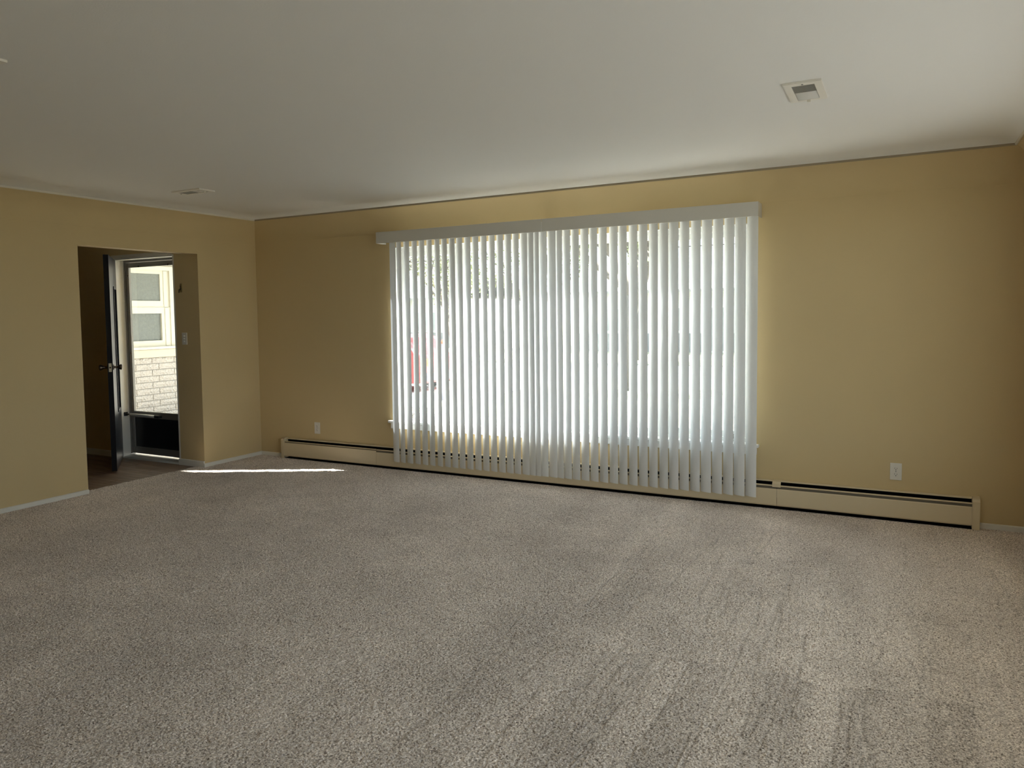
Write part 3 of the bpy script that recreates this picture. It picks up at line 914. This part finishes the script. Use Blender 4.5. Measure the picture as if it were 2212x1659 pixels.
# local x runs from the tail (0) to the nose (4.4); width along y
arch = lambda cx, r=0.36: [(cx + r * math.cos(t), 0.30 + r * math.sin(t)) for t in [math.pi - math.pi * i / 10 for i in range(11)]]
prof = [(0.02, 0.30)] + [(0.02, 0.42), (0.0, 0.62), (0.03, 0.88), (0.35, 0.93), (2.95, 0.90), (3.9, 0.80), (4.32, 0.66), (4.40, 0.48), (4.36, 0.28)]
low = [(4.36, 0.22)] + [(3.55 + 0.36, 0.22)] + arch(3.55)[::-1] + [(3.55 - 0.36, 0.22), (0.85 + 0.36, 0.22)] + arch(0.85)[::-1] + [(0.85 - 0.36, 0.22), (0.04, 0.24)]
body = MB().prism(prof + low, 1, -0.87, 0.87).build('body', 'red', car)
cab = [(0.42, 0.92), (0.72, 1.36), (1.0, 1.44), (2.05, 1.43), (2.95, 0.91)]
MB().prism(cab, 1, -0.74, 0.74).build('cabin', 'red', car)
for s in (-1, 1):
    y0, y1 = (0.741, 0.748) if s > 0 else (-0.748, -0.741)
    MB().prism([(0.62, 0.95), (0.82, 1.33), (1.30, 1.37), (1.30, 0.95)], 1, y0, y1).build('side_window', 'darkpane', car)
    MB().prism([(1.38, 0.95), (1.38, 1.37), (2.02, 1.36), (2.72, 0.95)], 1, y0, y1).build('side_window', 'darkpane', car)
    for x in (0.85, 3.55):
        wh = MB().lathe((x, s * 0.70, 0.31), (0, s, 0), [(0, 0.31), (0.16, 0.31), (0.18, 0.29), (0.18, 0.2)], 24).build('wheel', 'tyre', car)
        MB().lathe((x, s * 0.86, 0.31), (0, s, 0), [(0, 0.2), (0.025, 0.19), (0.03, 0.05)], 20).build('rim', 'rim', wh)
    MB().bbox(-0.012, 0.10, s * 0.83 - 0.05, s * 0.83 + 0.05, 0.66, 0.86, 0.01).build('tail_light', 'lamp', car)
MB().add([(2.10, -0.66, 1.405), (2.10, 0.66, 1.405), (2.86, 0.68, 0.975), (2.86, -0.68, 0.975)], [(0, 1, 2, 3)]).build('windscreen', 'darkpane', car)
MB().bbox(-0.05, 0.06, -0.85, 0.85, 0.30, 0.50, 0.02).build('bumper', 'post', car)

pst = tag(empty('post', (-3.2, 8.95, GZ)), 'slim grey post standing in front of the red car', 'post')
MB().bbox(-0.05, 0.05, -0.05, 0.05, 0, 1.30, 0.006).build('shaft', 'post', pst)
MB().lathe((0, 0, 1.29), (0, 0, 1), [(0, 0.075), (0.02, 0.075), (0.05, 0.05), (0.09, 0.02), (0.1, 0.004)], 12).build('finial', 'lamp', pst)


# ------------------------------------------------------------------ outside: houses and trees
def house(loc, w, d, h, label, seed):
    o = tag(empty('house', loc), label, 'house', 'houses across the street')
    MB().box(-w / 2, w / 2, 0, d, 0.9, h).build('siding', 'siding', o)
    MB().box(-w / 2 - 0.04, w / 2 + 0.04, -0.05, d, 0, 0.9).build('stone_base', 'stonebase', o)
    MB().prism([(-0.6, h - 0.05), (d / 2, h + 1.7), (d + 0.6, h - 0.05), (d + 0.6, h + 0.05), (d / 2, h + 1.85), (-0.6, h + 0.08)], 0, -w / 2 - 0.5, w / 2 + 0.5).build('roof', 'roof', o)
    x = -w / 2 + 1.2
    r = random.Random(seed)
    while x < w / 2 - 1.4:
        ww = r.choice((1.1, 1.6, 0.95))
        z0 = 1.0 if ww > 1 else 0.05
        f = MB().box(x - 0.08, x + ww + 0.08, -0.09, 0.0, z0 - 0.05, 2.18).build('window' if ww > 1 else 'door', 'winwhite', o)
        MB().box(x, x + ww / 2 - 0.03, -0.10, -0.091, z0 + 0.03, 2.1).box(x + ww / 2 + 0.03, x + ww, -0.10, -0.091, z0 + 0.03, 2.1).build('pane', 'housepane', f)
        x += ww + r.uniform(1.0, 2.2)
    return o


house((-1.5, 31, GZ), 14, 8, 2.9, 'pale ranch house across the street, behind the right half of the blind', 3)
house((-24, 33, GZ), 15, 8, 2.9, 'pale ranch house across the street, far to the left', 5)


def make_tree(name, seed, h, label, loc, leafy):
    r = random.Random(seed)
    o = tag(empty(name, loc, r.uniform(0, 6)), label, 'tree', 'trees in the front yards')
    trunk, br = MB(), MB()
    tips = []

    def grow(p, d, ln, rad, lvl):
        q = p + d * ln
        (trunk if lvl == 0 else br).tube(p, q, rad, rad * 0.68, n=7 if lvl < 2 else 4, caps=lvl == 0)
        if lvl >= 2:
            tips.append((p, q))
        if lvl == 5:
            return
        for k in range(3 if lvl < 4 else 2):
            a = Vector((r.uniform(-1, 1), r.uniform(-1, 1), r.uniform(-0.2, 0.8))).normalized()
            grow(p + d * ln * (1 if k == 0 else r.uniform(0.55, 1)), (d * 0.75 + a * 0.75).normalized(), ln * r.uniform(0.62, 0.82), rad * 0.6, lvl + 1)

    grow(Vector((0, 0, 0)), Vector((r.uniform(-0.05, 0.05), r.uniform(-0.05, 0.05), 1)).normalized(), h * 0.30, h * 0.022, 0)
    trunk.build('trunk', 'bark', o)
    br.build('branches', 'bark', o)
    lv = MB()
    for p, q in tips:
        for k in range(leafy):
            c = p.lerp(q, r.random()) + Vector((r.gauss(0, 0.14), r.gauss(0, 0.14), r.gauss(0, 0.14)))
            a = Vector((r.gauss(0, 1), r.gauss(0, 1), r.gauss(0, 1))).normalized() * 0.075
            b = a.orthogonal().normalized() * 0.045
            lv.add([c - a, c + b, c + a, c - b], [(0, 1, 2, 3)])
    lo = lv.build('foliage', 'leaf', o)
    lo['kind'] = 'stuff'
    return o


t1 = make_tree('yard_tree', 1, 8.0, 'leafy young tree on the lawn behind the left vanes', (0.0, 12.6, GZ), 12)
t2 = make_tree('yard_tree', 2, 9.5, 'spreading tree across the street behind the middle of the blind', (-3.4, 24.5, GZ), 12)


def again(t, loc, rz, s, label):
    c = copy_tree(t)
    c.location, c.rotation_euler, c.scale = loc, (0, 0, rz), (s, s, s)
    c['label'] = label
    return c


again(t1, (1.6, 25.5, GZ), 2.0, 1.15, 'tree across the street behind the right vanes of the blind')
again(t2, (-8.5, 26.5, GZ), 4.0, 0.75, 'tree across the street behind the leftmost vanes of the blind')
again(t1, (4.9, 13.0, GZ), 5.1, 0.8, 'tree on the lawn toward the right end of the blind')
again(t2, (-19.0, 25.0, GZ), 1.1, 0.95, 'tree far left across the street, beyond the red car')
again(t2, (-5.6, 13.4, GZ), 2.7, 0.52, 'small bushy tree just behind the red car')
nt_ = again(t1, (8.9, 2.6, GZ), 1.9, 1.0, 'narrow unseen tree added right of the window to shade the blind')  # added out of view, dims sun on the right half of the blind
nt_.scale = (0.6, 0.6, 1.0)
